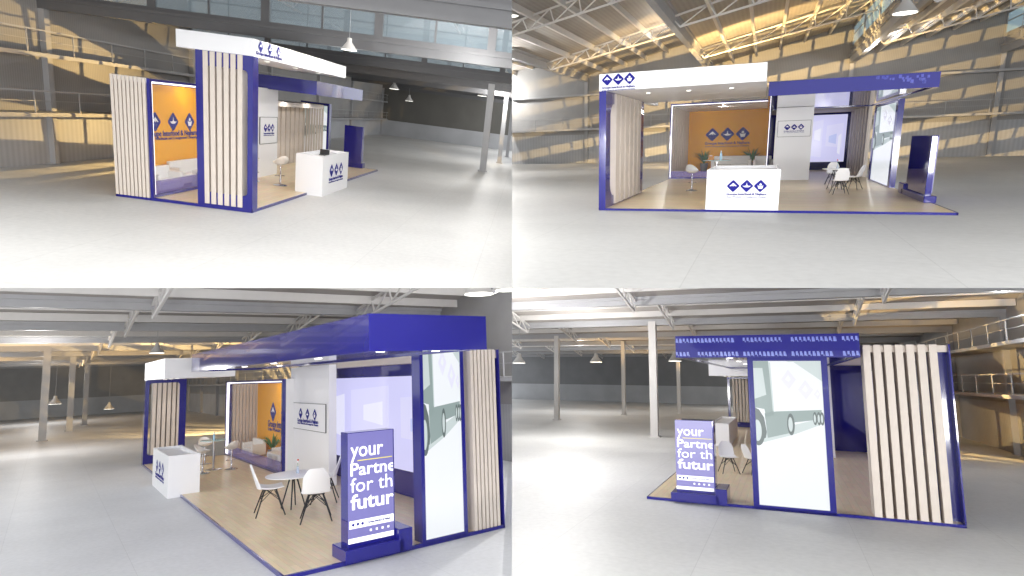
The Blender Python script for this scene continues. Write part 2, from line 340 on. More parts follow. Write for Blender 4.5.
    kx0, kx1, ky = L['KX0'], L['KX1'], L['KY']; kd = .35 * sy
    MB().box(kx0, kx1, ky, ky + kd, zt, Bb + .02 * hs).build('column_body', WHITE, t)
    if i != 4:
        w = kx1 - kx0; cx = (kx0 + kx1) / 2; cz = 1.93 * hs if i != 3 else 1.55 * hs; ch = {1: .30, 2: w * .225, 3: w * .115}[i]
        if i == 2: cz = 1.04; 
        if i == 3: cz = 1.6
        if i == 1: cz = 1.12
        hw = w * .44
        s = T('framed_company_sign', 'framed white sign with three blue diamonds on the column', 'sign', (cx, ky, cz))
        MB().box(-hw, hw, -.02 * hs, 0, -ch, ch).build('sign_board', WHITE, s)
        r = .012 * hs; mb = MB(); mb.box(-hw - r, hw + r, -.025 * hs, 0, -ch - r, -ch).box(-hw - r, hw + r, -.025 * hs, 0, ch, ch + r).box(-hw - r, -hw, -.025 * hs, 0, -ch, ch).box(hw, hw + r, -.025 * hs, 0, -ch, ch)
        mb.build('sign_frame', BLACK, s)
        emblem_row(s, (0, -.022 * hs, ch * .2), (1, 0, 0), (0, 0, 1), hw * .42, size=min(hw * .19, ch * .42))
    lounge(room, zt, e)
    nook(room, zt)
    lightbox(room, zt)
    if True: totem(room, zt)
    # reception counter
    x0, x1, y0, y1, ch = L['CX0'], L['CX1'], L['CY0'], L['CY1'], L['CH']
    t = T('reception_counter', 'white box reception counter with blue diamond emblems on its front', 'counter', (x0, y0, 0))
    w, d = x1 - x0, y1 - y0
    mb = MB(); k = .06 * hs
    mb.box(0, w, 0, k, .0, ch).box(0, w, d - k, d, 0, ch * (1 if i != 3 else 1)).box(0, k, k, d - k, 0, ch).box(w - k, w, k, d - k, 0, ch)
    mb.build('counter_body', WHITE, t)
    MB().box(k, w - k, k, d - k, ch - .14 * hs, ch - .08 * hs).build('counter_top', WHITE, t)
    if i != 4:
        emblem_row(t, (w * (.56 if i == 2 else .5), -.002, ch * (.60 if i != 2 else .62)), (1, 0, 0), (0, 0, 1), w * .185, size=min(w * .085, ch * .16))

def lounge(room, zt, e):
    L = room.L; hs, sx, sy, i = room.hs, room.sx, room.sy, room.i; T = room.thing
    x1, ya, yb, h = L['GX1'], L['GY'], L['D'] - .01, L['GH']; x0 = 0.0
    wt = .09 * sx
    t = T('glazed_lounge', 'glazed lounge box with amber back wall and slatted side', 'lounge')
    f = .055 * sx
    mb = MB(); 
    for (a, b, c, d) in ((x0, x0 + f, zt, h), (x1 - f, x1, zt, h)): mb.box(a, b, ya - f, ya, c, d)
    fz = .055 * hs
    mb.box(x0 + f, x1 - f, ya - f, ya, h - fz, h).box(x0 + f, x1 - f, ya - f, ya, zt, zt + fz)
    mb.build('blue_surround', BLUE, t)
    mb = MB(); g = f * 1.1; gz = fz * 1.1; q = f * .45; qz = fz * .45
    mb.box(x0 + g, x0 + g + q, ya - f * .8, ya + f, zt + gz, h - gz).box(x1 - g - q, x1 - g, ya - f * .8, ya + f, zt + gz, h - gz)
    mb.box(x0 + g + q, x1 - g - q, ya - f * .8, ya + f, h - gz - qz, h - gz)
    mb.build('light_strip', LED, t)
    g2 = g + q
    mb = MB(); r = f * .35
    mb.box(x0 + g2, x0 + g2 + r, ya, ya + f, zt + gz, h - gz - qz).box(x1 - g2 - r, x1 - g2, ya, ya + f, zt + gz, h - gz - qz).box(x0 + g2 + r, x1 - g2 - r, ya, ya + f, h - gz - qz - r, h - gz - qz)
    mb.build('inner_surround', BLUE, t)
    MB().box(x0 + g2, x1 - g2, ya, ya + .012, zt + .35 * hs, h - gz * 2).build('glass_pane', GLASS, t)
    MB().box(x0 + g2, x1 - g2, ya, ya + .012, zt + .02, zt + .35 * hs).build('tinted_glass_foot', GTINT, t)
    MB().box(x0, x1, ya, yb, h - .1 * hs, h).build('roof_slab', WHITE, t)
    MB().box(x0 + .02, x1, yb - .08 * sy, yb, zt, h - .1 * hs).build('amber_back_wall', ORANGE, t)
    MB().box(x1 - .05 * sx, x1, ya, yb - .08 * sy, zt, h - .1 * hs).build('side_wall', WHITE if i != 4 else BLUE2, t)
    n = 9; pitch = (yb - ya) / n
    for k in range(n):
        y = ya + pitch * (k + .5)
        MB().box(x0 - .02 * sx, x0 + wt * .9, y - pitch * .36, y + pitch * .36, zt, h - .0).build('slat', SLAT, t)
    MB().box(x0 + wt * .2, x0 + wt * .5, ya, yb, zt, h - .01).build('slat_backing', WHITE if i != 1 else SLAT, t)
    # emblem on the amber wall
    wi = x1 - x0; cx = x0 + wi * (.50 if i == 2 else .5)
    cz = {1: .62, 2: .60, 3: .58, 4: .6}[i] * h
    emblem_row(t, (x0 + wi * .41 if i == 1 else cx, yb - .08 * sy - .004, cz), (1, 0, 0), (0, 0, 1), wi * (.185 if i != 1 else .14), size=min(wi * .085, .36 * hs) if i != 1 else .17)

SCRM = [mat('screen_tint_pale', (.15, .15, .2), .1, emit=(.78, .78, .93), es=.9), mat('screen_tint_lilac', (.15, .15, .2), .1, emit=(.66, .65, .90), es=.9), mat('screen_tint_blue', (.1, .1, .2), .1, emit=(.50, .55, .86), es=.9)]
def nook(room, zt):
    L = room.L; hs, sx, sy, i = room.hs, room.sx, room.sy, room.i; T = room.thing
    W, D, S, h = L['W'], L['D'], L['SY0'], L['NH']; x0 = L['GX1'] + .02
    t = T('slatted_screen_bay', 'pale wooden slatted bay around the screen at the rear right corner' if i != 1 else 'pale wooden slatted bay at the rear right corner', 'bay')
    n = 7; pitch = (D - S) / (n + .8); d = .2 * sx
    for k in range(n):
        y = S + pitch * (k + .35)
        MB().box(W - d, W - .01, y - pitch * .34, y + pitch * .34, zt, h).build('slat', SLAT, t)
    MB().box(x0, W - d * .2, S, D - .02, h - .16 * hs, h - .01).build('bay_roof', SLAT, t)
    if i == 1:
        n2 = 14; pp = (W - x0) / n2
        for k in range(n2): MB().box(x0 + pp * (k + .14), x0 + pp * (k + .86), D - .06, D - .03, zt, h).build('rear_slat', SLAT, t)
        MB().box(x0, W, D - .03, D, zt, h).build('rear_panel', SLAT, t); return
    MB().box(x0, W, D - .03 * sy, D, zt, h).build('rear_panel', BLUE2, t)
    MB().box(W - d * .75, W - d * .55, S + pitch * 5, D - .03 * sy, zt, h - .02).build('blue_end_panel', BLUE, t)
    z0, z1 = L['SZ0'], L['SZ1']
    if i == 2: sxa = L['SX0'] - .35
    else: sxa = x0 + .25 * sx
    t = T('video_screen', 'large pale lilac glowing screen on the rear wall beside the white column', 'screen', (0, 0, 0))
    y = D - .03 * sy
    MB().box(sxa, W - d * 1.15, y - .05 * sy, y - .005, z0, min(z1, h - .2 * hs)).build('screen_housing', BLUE, t)
    r = .05 * hs
    MB().box(sxa + r, W - d * 1.15 - r, y - .055 * sy, y - .045 * sy, z0 + r, min(z1, h - .2 * hs) - r).build('display', SCREEN, t)
    a0, a1, c0, c1 = sxa + r, W - d * 1.15 - r, z0 + r, min(z1, h - .2 * hs) - r
    for j, (u0, u1, v0, v1, mm) in enumerate(((.06, .16, .25, .80, 0), (.22, .50, .10, .90, 1), (.32, .46, .45, .72, 0), (.58, .93, .30, .82, 1), (.64, .80, .38, .60, 2), (.84, .90, .15, .60, 0))):
        P = lambda u, v: (a0 + (a1 - a0) * u, y - .056 * sy - .004 * (j + 1), c0 + (c1 - c0) * v)
        MB().poly([P(u0, v0 + .04), P(u1, v0), P(u1, v1), P(u0, v1 - .05)], (0, -.002, 0)).build('screen_picture', SCRM[mm], t)

def lightbox(room, zt):
    L = room.L; hs, sx, sy, i = room.hs, room.sx, room.sy, room.i; T = room.thing
    W, ya, yb, h = L['W'] + .0, L['LY0'], L['LY1'], L['LH']
    d = .16 * sx if i in (3, 4) else .2 * sx
    t = T('truck_lightbox', 'tall blue framed lightbox showing a pale truck picture', 'lightbox', (W - d, ya, 0))
    w = yb - ya; fy = w * .075 if i != 2 else w * .07; fz = .10 * hs
    mb = MB(); rounded_frame(mb, 'y', 0, w, .0, h, fy, fz, 0, d); mb.build('lightbox_frame', BLUE, t)
    fi = fy * .5
    MB().box(d * .25, d * .92, fy, w - fy, fz, h - fz).build('lit_panel', DSP, t)
    for side in (1, -1):
        x = d * .92 if side == 1 else d * .25
        if (i == 4 and side == -1) or (i in (1, 2) and side == 1): continue
        def P(u, v, k=0):
            yy = fy + (w - 2 * fy) * (u if side == 1 else 1 - u)
            return (x + side * (.003 + k * .0025), yy, fz + (h - 2 * fz) * v)
        def pg(name, pts, m, k): MB().poly([P(u, v, k) for u, v in pts], (side * .002, 0, 0)).build(name, m, t)
        def disc(name, cu, cv, ru, rv, m, k): pg(name, [(min(1, max(0, cu + ru * math.cos(a * math.pi / 12))), cv + rv * math.sin(a * math.pi / 12)) for a in range(24)], m, k)
        pg('printed_sky', [(.5, .999), (1, .999), (1, .86), (.75, .94)], DG3, 0)
        pg('printed_trailer', [(.26, .98), (.60, .995), (.97, .87), (.97, .66), (.28, .645)], DSP, 1)
        pg('printed_shadow', [(.08, .425), (.12, .50), (.98, .61), (.98, .57), (.55, .49)], DG3, 0)
        pg('printed_chassis', [(.14, .63), (.30, .645), (.97, .665), (.96, .60), (.5, .57), (.50, .50), (.17, .46)], DG1, 2)
        pg('printed_cab', [(0, .999), (.23, .999), (.27, .70), (.28, .62), (.16, .60), (.14, .66), (.0, .67)], DG1, 2)
        pg('printed_cab_window', [(0, .95), (.14, .95), (.18, .76), (0, .73)], DG3, 3)
        pg('printed_cab_gap', [(.235, .99), (.26, .99), (.285, .65), (.265, .65)], DG3, 3)
        pg('printed_mudguard', [(0, .67), (.06, .655), (.13, .60), (.16, .5), (.14, .46), (.0, .44)], DG2, 3)
        disc('printed_wheel', .03, .51, .105, .105, DG2, 4); disc('printed_wheel_rim', .02, .51, .065, .075, DG3, 5)
        disc('printed_wheel', .52, .56, .055, .075, DG2, 4); disc('printed_wheel_rim', .515, .56, .032, .05, DG3, 5)
        for cu in (.87, .925, .97): disc('printed_wheel', cu, .605, .03, .045, DG2, 4); disc('printed_wheel_rim', cu - .004, .605, .015, .028, DG3, 5)
        for cu, cv in ((.52, .87), (.76, .80), (.93, .77)):
            r = .11 if cu < .9 else .06
            pts = [(cu - r, cv), (cu, cv + r * .62), (min(.97, cu + r), cv), (cu, cv - r * .62)]
            pg('printed_diamond', pts, DLV, 3)
            pg('printed_diamond_centre', [(cu - r * .45, cv), (cu, cv + r * .3), (cu + r * .3, cv), (cu, cv - r * .15)], DSP, 5)

def totem(room, zt):
    L = room.L; hs, sx, sy, i = room.hs, room.sx, room.sy, room.i; T = room.thing
    W = L['W']; ya, yb, h = L['TY0'], L['TY1'], L['TH']; tb = .40 * hs if i != 2 else max(L['TB'], .18); d = .16 * sx
    t = T('advertising_totem', 'upright advertising totem with blue base at the front right corner', 'totem', (W - d * 1.1, ya, 0))
    w = yb - ya
    MB().box(0, d, 0, w, tb * .25, h, .006).build('totem_slab', BLUE2, t)
    MB().box(-d * .45, d * 1.5, -w * .12, w * 1.12, zt * .9, tb * .62, .01).build('totem_base', BLUE, t)
    MB().box(-d * .45, d * 1.5, w * 1.0, w * 1.3, zt * .9, tb, .01).build('base_step', BLUE, t)
    zb = tb * .75
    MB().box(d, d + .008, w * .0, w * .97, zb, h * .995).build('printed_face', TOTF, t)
    if i in (3, 4):
        x = d + .009; H = h - zb; wf = w * .97
        for body, z, s, b in (('your', .775, .20, .008), ('Partner', .605, .165, .012), ('for the', .455, .185, .0), ('future', .30, .19, .018)):
            wid = {'your': .72, 'Partner': 1.16, 'for the': 1.13, 'future': 1.16}[body] * wf
            place_text(t, 'slogan_word', body, s * H, (x, wf * .05, zb + z * H), (0, 1, 0), (0, 0, 1), TXW, b, 'L', wid, cut=wf * .94)
        MB().box(x, x + .004, wf * .2, wf * .97, zb + .735 * H, zb + .742 * H).build('yellow_underline', YEL, t)
        MB().box(x, x + .003, wf * .02, wf * .99, zb + .13 * H, zb + .20 * H).build('white_logo_strip', TXW, t)
        for k in range(3):
            c = (x + .004, wf * (.10 + .10 * k), zb + .165 * H); r = wf * .035
            MB().poly([(c[0], c[1] - r, c[2]), (c[0], c[1], c[2] - r), (c[0], c[1] + r, c[2]), (c[0], c[1], c[2] + r)], (.002, 0, 0)).build('small_diamond', SIGNBLUE, t)
        place_text(t, 'strip_lettering', 'Groupe Interfood & Nejhara', .025 * H, (x + .004, wf * .42, zb + .157 * H), (0, 1, 0), (0, 0, 1), SIGNBLUE, .02, 'L', wf * .5)
        for k in range(4):
            c = (x, wf * (.48 + .13 * k), zb + .09 * H); r = wf * .022
            MB().box(x, x + .003, c[1] - r, c[1] + r, c[2] - r, c[2] + r).build('round_social_mark', TXW, t)
        MB().box(x, x + .003, wf * .0, wf * .99, zb + .0 * H, zb + .045 * H).build('white_foot_strip', TXW, t)

# ---------------------------------------------------------------- furniture (true shapes, in metres, one prototype each)
def bar_stool(room, loc, rz, label, sc, group):
    t = room.thing('bar_stool', label, 'bar stool', loc, rz, group, sc)
    MB().lathe([(.21, 0), (.21, .012), (.17, .03), (.05, .05), (.03, .08)], 28).build('foot_disc', CHROME, t, True)
    MB().lathe([(.026, .05), (.026, .40), (.019, .41), (.019, .64), (.04, .655)], 16).build('gas_column', CHROME, t, True)
    mb = MB()
    for k in range(10):
        a0 = -math.pi * .85 + k * math.pi * .7 / 9 * 1.0; 
        pass
    pts = [(.15 * math.cos(a), -.02 + .16 * math.sin(a), .30) for a in [math.pi + math.pi * j / 12 for j in range(13)]]
    for p, q in zip(pts, pts[1:]): mb.rod(p, q, .009)
    mb.rod(pts[0], (0, 0, .30), .009).rod(pts[-1], (0, 0, .30), .009)
    mb.build('footrest_ring', CHROME, t, True)
    # one-piece bucket seat: dished pan rising into a low wrap-around back
    mb = MB(); bm = mb.bm; NU, NV = 24, 10; th = .028
    def S(u, v, off):
        a = 2 * math.pi * u / NU; r = v / NV
        back = max(0, math.sin(a)) ** 1.2
        x = .225 * r * math.cos(a); y = .215 * r * math.sin(a)
        z = .665 + .045 * r ** 2 + (r ** 4) * (.035 + .20 * back) - off
        y += (r ** 4) * .05 * back
        return (x * (1 + off * .4), y * (1 + off * .4), z)
    for off, flip in ((0, False), (th, True)):
        ctr = bm.verts.new(S(0, 0, off)); prev = None
        for v in range(1, NV + 1):
            ring = [bm.verts.new(S(u, v, off)) for u in range(NU)]
            for u in range(NU):
                if prev is None: bm.faces.new((ctr, ring[u], ring[(u + 1) % NU]))
                else: bm.faces.new((prev[u], ring[u], ring[(u + 1) % NU], prev[(u + 1) % NU]))
            prev = ring
        if off == 0: top = prev
        else: bot = prev
    for u in range(NU): bm.faces.new((top[u], top[(u + 1) % NU], bot[(u + 1) % NU], bot[u]))
    mb.build('bucket_seat', WHITE2, t, True)
    return t
def shell_chair(room, loc, rz, label, sc, group):
    """moulded white chair with splayed black wire legs; faces +y, back at -y"""
    t = room.thing('shell_chair', label, 'chair', loc, rz, group, sc)
    mb = MB(); bm = mb.bm; NU, NV = 14, 20; g = []
    def prof(v):      # side profile: front edge of seat to top of back
        if v < .5: a = v / .5; return (.21 - .40 * a, .445 - .03 * math.sin(a * math.pi) + .0 * a)
        a = (v - .5) / .5; return (-.19 - .085 * a - .03 * math.sin(a * 1.5), .445 + .385 * a ** .95)
    for off in (0, .014):
        gr = []
        for j in range(NV + 1):
            v = j / NV; y, z = prof(v); hw = .225 - .03 * abs(v - .35) - (.10 * max(0, v - .75) / .25) ** 1 * 1.0 * (max(0, v - .75) / .25)
            row = []
            for k in range(NU + 1):
                u = -1 + 2 * k / NU; curl = abs(u) ** 2.5
                if v < .5: p = (hw * u, y - off * 0, z + .045 * curl * (.4 + v) - off)
                else: p = (hw * u * (1 - .05 * curl), y + .06 * curl * (1.3 - v) - off, z - off * .3)
                row.append(bm.verts.new(p))
            gr.append(row)
        g.append(gr)
        for j in range(NV):
            for k in range(NU): bm.faces.new((gr[j][k], gr[j][k + 1], gr[j + 1][k + 1], gr[j + 1][k]))
    A, B = g
    for j in range(NV):
        for k in (0, NU): bm.faces.new((A[j][k], A[j + 1][k], B[j + 1][k], B[j][k]))
    for k in range(NU):
        for j in (0, NV): bm.faces.new((A[j][k], A[j][k + 1], B[j][k + 1], B[j][k]))
    mb.build('seat_shell', WHITE, t, True)
    top = .41
    for sxx in (-1, 1):
        for syy in (-1, 1):
            MB().rod((sxx * .10, syy * .09, top), (sxx * .235, syy * .225 - .0, 0), .0125, .010, 8).build('leg', BLACK, t)
    mb = MB()
    for sxx in (-1, 1):
        mb.rod((sxx * .12, -.11, top), (sxx * .12, .11, top), .009)
        mb.rod((sxx * .16, -.155, .22), (sxx * .03, .06, top - .01), .006).rod((sxx * .16, .155, .22), (sxx * .03, -.06, top - .01), .006)
        mb.rod((-.12, sxx * .11, top), (.12, sxx * .11, top), .009)
        mb.rod((-.16, sxx * .155, .22), (.05, sxx * .06, top - .01), .006).rod((.16, sxx * .155, .22), (-.05, sxx * .06, top - .01), .006)
    mb.build('wire_bracing', BLACK, t)
    return t
def round_table(room, loc, label, sc, R_=.45, oval=1):
    t = room.thing('round_table', label, 'table', loc, .3, None, sc)
    MB().lathe([(.01, .722), (R_ * .96, .722), (R_, .735), (R_, .748), (R_ - .006, .752)], 48).build('tabletop', WHITE, t, True)
    MB().lathe([(.13, .69), (.15, .722)], 24).build('mounting_plate', BLACK, t, True)
    for k in range(4):
        a = math.pi / 4 + k * math.pi / 2
        MB().rod((.07 * math.cos(a), .07 * math.sin(a), .70), (.27 * math.cos(a), .27 * math.sin(a), 0), .018, .014).build('leg', BLACK, t)
    return t
def high_table(room, loc, label, sc):
    t = room.thing('high_table', label, 'table', loc, 0, None, sc)
    MB().lathe([(.30, 0), (.30, .012), (.22, .03), (.04, .05)], 32).build('foot_disc', CHROME, t, True)
    MB().lathe([(.035, .05), (.035, 1.05)], 18).build('pole', CHROME, t, True)
    MB().lathe([(.1, 1.06), (.46, 1.078), (.48, 1.085), (.48, 1.1)], 44).build('glass_top', TGLASS, t, True)
    return t
def bottle(room, loc, label, sc):
    t = room.thing('water_bottle', label, 'bottle', loc, 0, None, sc)
    MB().lathe([(.032, 0), (.036, .01), (.036, .15), (.03, .18), (.014, .21), (.014, .235)], 18).build('bottle_body', mat('pale_blue_plastic', (.45, .68, .85), .1, alpha=.9), t, True)
    MB().lathe([(.017, .235), (.017, .265)], 14).build('bottle_cap', WHITE, t, True)
    return t
def vase(room, loc, label, sc):
    t = room.thing('flower_vase', label, 'vase', loc, 0, None, sc)
    MB().lathe([(.03, 0), (.04, .03), (.03, .09), (.018, .13), (.024, .15)], 18).build('vase_body', mat('pale_glass', (.6, .7, .85), .1, alpha=.7), t, True)
    mb = MB(); mb.rod((0, 0, .1), (-.02, .01, .27), .004).rod((0, 0, .1), (.03, -.01, .24), .004); mb.build('stem', LEAF, t)
    for p in ((-.02, .01, .28), (.03, -.01, .25)):
        MB().lathe([(.004, p[2] - .015), (.022, p[2]), (.018, p[2] + .02), (.004, p[2] + .03)], 10, (p[0], p[1])).build('blossom', REDF if p[0] < 0 else SIGNWHITE, t, True)
    return t
def laptop(room, loc, rz, label, sc):
    t = room.thing('black_laptop', label, 'laptop', loc, rz, None, sc)
    MB().box(-.17, .17, -.12, .12, 0, .018, .004).build('keyboard_base', BLACK, t)
    MB().bar((0, .12, .015), (0, .20, .20), .34, .012).build('screen_lid', BLACK, t)
    return t
def plant(room, loc, label, sc):
    t = room.thing('potted_plant', label, 'plant', loc, 0, None, sc)
    MB().lathe([(.10, 0), (.14, .30), (.13, .30), (.12, .27)], 18).build('pot', POT, t, True)
    mb = MB(); bm = mb.bm; rnd = random.Random(7)
    for k in range(34):
        a = rnd.uniform(0, 6.28); l = rnd.uniform(.35, .62); lean = rnd.uniform(.15, 1.0); prev = None
        for j in range(6):
            s = j / 5; r = lean * l * s * (.5 + .5 * s); z = .27 + l * (s - .35 * lean * s * s); w = .03 * math.sin(math.pi * min(.98, s * .85 + .12))
            c = Vector((r * math.cos(a), r * math.sin(a), z)); d = Vector((-math.sin(a), math.cos(a), 0)) * w
            cur = (bm.verts.new(c - d), bm.verts.new(c + d))
            if prev: bm.faces.new((prev[0], prev[1], cur[1], cur[0]))
            prev = cur
    mb.build('foliage', LEAF, t)
    return t
def sofa(room, loc, w, d, h, label, name='lounge_sofa', rz=0, cat='sofa'):
    """white upholstered seat of width w, depth d, height h; back at +y"""
    t = room.thing(name, label, cat, loc, rz)
    a = min(.16 * h / .8, w * .14); b = .035 * h; lz = .14 * h; sh = .50 * h; bk = d * .25
    MB().box(a, w - a, 0, d - bk, lz, sh * .72, b).build('seat_base', WHITE2, t)
    n = 2 if w > 1.6 * h else 1; cw = (w - 2 * a) / n
    for k in range(n): MB().box(a + cw * k + .004, a + cw * (k + 1) - .004, .0, d - bk, sh * .73, sh, b, 3).build('seat_cushion', WHITE2, t)
    MB().box(a * .5, w - a * .5, d - bk, d, lz, h, b, 3).build('backrest', WHITE2, t)
    for x in (0, w - a): MB().box(x, x + a, 0, d - bk * .1, lz, h * .78, b, 3).build('armrest', WHITE2, t)
    for x in (a * .4, w - a * .4):
        for y in (d * .08, d * .92): MB().rod((x, y, lz), (x, y, 0), .02 * h, .015 * h).build('leg', CHROME, t)
    return t
def low_table(room, loc, w, d, h, label):
    t = room.thing('coffee_table', label, 'table', loc)
    MB().box(0, w, 0, d, h * .86, h, .01).build('tabletop', WHITE, t)
    k = w * .12
    for x in (0, w - k):
        for y in (0, d - k * .8): MB().box(x, x + k, y, y + k * .8, 0, h * .86).build('leg', WHITE, t)
    return t
def tissue_box(room, loc, label, sc):
    t = room.thing('tan_box', label, 'box', loc, .2, None, sc)
    MB().box(-.07, .07, -.06, .06, 0, .13, .008).build('box_body', WOODB, t); MB().box(-.04, .04, -.015, .015, .13, .145).build('top_slot', WHITE, t)
    return t

# ---------------------------------------------------------------- the halls
def hall(room, p):
    i = room.i; CLIP['on'] = True; CLIP['room'] = i
    O = (p['O'][0], p['O'][1], 0); th = math.radians(p['th']); V = p['valleys']; x0, x1 = p['x']; yl = p['yl']; zl, zh = p['zl'], p['zh']; zr = zh if p.get('flat') else zl
    u = p.get('u', 1.0)        # size of the steelwork
    cam = room.cam
    S = lambda name, mb, m, o=O: struct(room, name, mb, m, o, th)
    mb = MB(); mb.box(x0, x1, -yl, 0, -.12, 0); S('floor', mb, FLOORM[i])
    pl = p['plinth']; ze = p.get('ze', .75) * zh
    mb = MB(); mb.box(x0, x1, 0, .2, 0, pl); S('baseboard_back', mb, CLADL)
    mb = MB(); 
    # upper wall cut to the saw-tooth roof line
    pts = [(x0, 0, pl)]
    pts.append((x1, 0, pl))
    for a, b in reversed(list(zip(V, V[1:]))): pts += [(b, 0, zh), (a, 0, zr)]
    mb.poly(pts, (0, .2, 0)); S('wall_back', mb, p.get('wallm', CLAD))
    # roof: slopes up from each valley to the next ridge; upright glazing at the ridge
    mb = MB()
    for a, b in zip(V, V[1:]): mb.poly([(a, -yl, zr), (b, -yl, zh), (b, 0, zh), (a, 0, zr)], (0, 0, .06))
    S('ceiling', mb, p.get('roofm', ROOFM))
    # ends
    if p.get('end_lo'):
        mb = MB(); mb.box(x0 - .2, x0, -yl, 0, pl, zh + .1); S('wall_end', mb, p.get('endm', CLADD)); mb = MB(); mb.box(x0 - .2, x0 + .02, -yl, 0, 0, pl); S('baseboard_end', mb, CLADL)
    if p.get('end_hi'):
        mb = MB(); mb.box(x1, x1 + .2, -yl, 0, pl, zh + .1); S('wall_end', mb, p.get('endm', CLADD)); mb = MB(); mb.box(x1 - .02, x1 + .2, -yl, 0, 0, pl); S('baseboard_end', mb, CLADL)
    # purlins
    n = 1
    for a, b in zip(V, V[1:]):
        mb = MB(); k = max(5, int((b - a) / (.95 * u)))
        for j in range(1, k):
            x = a + (b - a) * j / k; z = zr + (zh - zr) * j / k
            mb.box(x - .045 * u, x + .045 * u, -yl, -.02, z - .2 * u, z)
        if not mb.bm.faces: continue
        o = S('trim_%d' % n, mb, p.get('purm', STEEL)); n += 1
        if not o.data.polygons: bpy.data.objects.remove(o); n -= 1
    # valley girders, wall posts and glazing
    for j, v in enumerate(V):
        mb = MB(); mb.box(v - .10 * u, v + .10 * u, -yl, 0, zl - p.get('gd', .34) * u, zl + .02); mb.box(v - .16 * u, v + .16 * u, -yl, 0, zl - .05 * u, zl + .03 * u)
        o = S('trim_%d' % n, mb, p.get('girm', GREYST)); n += 1
        if not o.data.polygons: bpy.data.objects.remove(o); n -= 1
        mb = MB(); mb.box(v - .09 * u, v + .09 * u, -.16 * u, 0, 0, zl); o = S('trim_%d' % n, mb, GREYST); n += 1
        if not o.data.polygons: bpy.data.objects.remove(o); n -= 1
    w = 1
    for v in V[1:]:
        mb = MB(); mb.box(v - .02, v + .02, -yl, 0, zl + (.05 if p.get('flat') else .30) * (zh - zl), zh - .06 * u)
        o = S('window_%d' % w, mb, THINPANE if p.get('flat') else SKYM); 
        mb = MB(); yy = 0
        step = p.get('bay', 4.0) / 2
        while yy > -yl:
            mb.box(v - .06 * u, v + .05 * u, yy - .11 * u, yy + .11 * u, zl, zh); mb.box(v - .03 * u, v + .03 * u, yy - step / 2 - .025 * u, yy - step / 2 + .025 * u, zl, zh); yy -= step
        fl = (.0, .06) if p.get('flat') else (.22, .33)
        mb.box(v - .05 * u, v + .04 * u, -yl, 0, zl + fl[0] * (zh - zl), zl + fl[1] * (zh - zl)).box(v - .05 * u, v + .04 * u, -yl, 0, zh - .18 * u, zh).box(v - .03 * u, v + .03 * u, -yl, 0, zl + .64 * (zh - zl), zl + .67 * (zh - zl))
        if not p.get('flat'): mb.box(v - .02 * u, v + .02 * u, -yl, 0, zl, zl + .3 * (zh - zl))
        if not o.data.polygons: bpy.data.objects.remove(o); mb.bm.free(); continue
        o['kind'] = 'structure'
        f = S('window_frame', mb, DKST if i == 1 else GREYST)
        if not f.data.polygons: bpy.data.objects.remove(f)
        else:
            mw = f.matrix_world.copy(); f.parent = o; f.matrix_parent_inverse = Matrix(); f.matrix_basis = Matrix()
            if 'kind' in f.keys(): del f['kind']
        w += 1
    # lattice trusses following the roof slope
    for a, b in zip(V, V[1:]):
        y = -p.get('bay0', 3.0)
        while y > -yl + 1:
            dp = .55 * u; mb = MB(); r = .045 * u
            A, B = Vector((a, y, zr - .1 * u)), Vector((b, y, zh - .1 * u))
            A2 = Vector((a + .25 * u, y, zr - dp * .7)); B2 = Vector((b - .05 * u, y, zh - dp - .1 * u))
            mb.bar(A, B, r * 1.2).bar(A2, B2, r * 1.2)
            m_ = max(4, int((b - a) / (.9 * u)))
            for k in range(m_):
                p0 = A.lerp(B, k / m_); p1 = A2.lerp(B2, k / m_); p2 = A.lerp(B, (k + 1) / m_)
                mb.bar(p0, p1, r * .8).bar(p1, p2, r * .8)
            root = bpy.data.objects.new('roof_truss', None); C.objects.link(root)
            root.matrix_world = room.M @ Matrix.Translation(Vector(O) * G) @ Matrix.Rotation(th, 4, 'Z'); bpy.context.view_layer.update()
            tag(root, 'pale steel lattice truss under the sloping hall roof, ' + room.v, 'truss', 'lattice roof trusses, ' + room.v)
            o = mb.build('roof_truss', p.get('trussm', STEEL), root)
            if not o.data.polygons: bpy.data.objects.remove(o); bpy.data.objects.remove(root)
            else: single(root, 'roof_truss')
            y -= p.get('bay', 4.0)
    # free-standing columns
    for (cx, cy, r, gl) in p.get('cols', []):
        q = Vector((cx, cy, 0)) - Vector(O); q.rotate(Matrix.Rotation(-th, 3, 'Z'))
        root = room.thing('steel_column', None, 'column', (cx, cy, 0), th)
        root['label'] = gl + ', ' + room.v
        mb = MB(); mb.box(-r, r, -r, r, 0, zl)
        mb.box(-r * 1.5, r * 1.5, -r * 1.5, r * 1.5, 0, .04); o = mb.build('steel_column', STEEL if i == 4 else GREYST, root); single(root, 'steel_column')
    # walkways / service lines along the back wall
    for (zz, depth, rail, nm) in p.get('walks', []):
        root = bpy.data.objects.new('wall_walkway', None); C.objects.link(root)
        root.matrix_world = room.M @ Matrix.Translation(Vector(O) * G) @ Matrix.Rotation(th, 4, 'Z'); bpy.context.view_layer.update()
        tag(root, nm + ', ' + room.v, 'walkway')
        MB().box(x0, x1, -depth, -.01, zz - .1 * u, zz).build('walkway_deck', GREYST, root)
        if rail:
            mb = MB(); mb.bar((x0, -depth, zz + .55 * u), (x1, -depth, zz + .55 * u), .03 * u).bar((x0, -depth, zz + .3 * u), (x1, -depth, zz + .3 * u), .015 * u); mb.build('handrail', GREYST, root)
            x = x0 + .5
            while x < x1: MB().bar((x, -depth, zz), (x, -depth, zz + .55 * u), .025 * u).build('rail_post', GREYST, root); x += 1.6 * u
        for c in list(root.children):
            if not c.data.polygons: bpy.data.objects.remove(c)
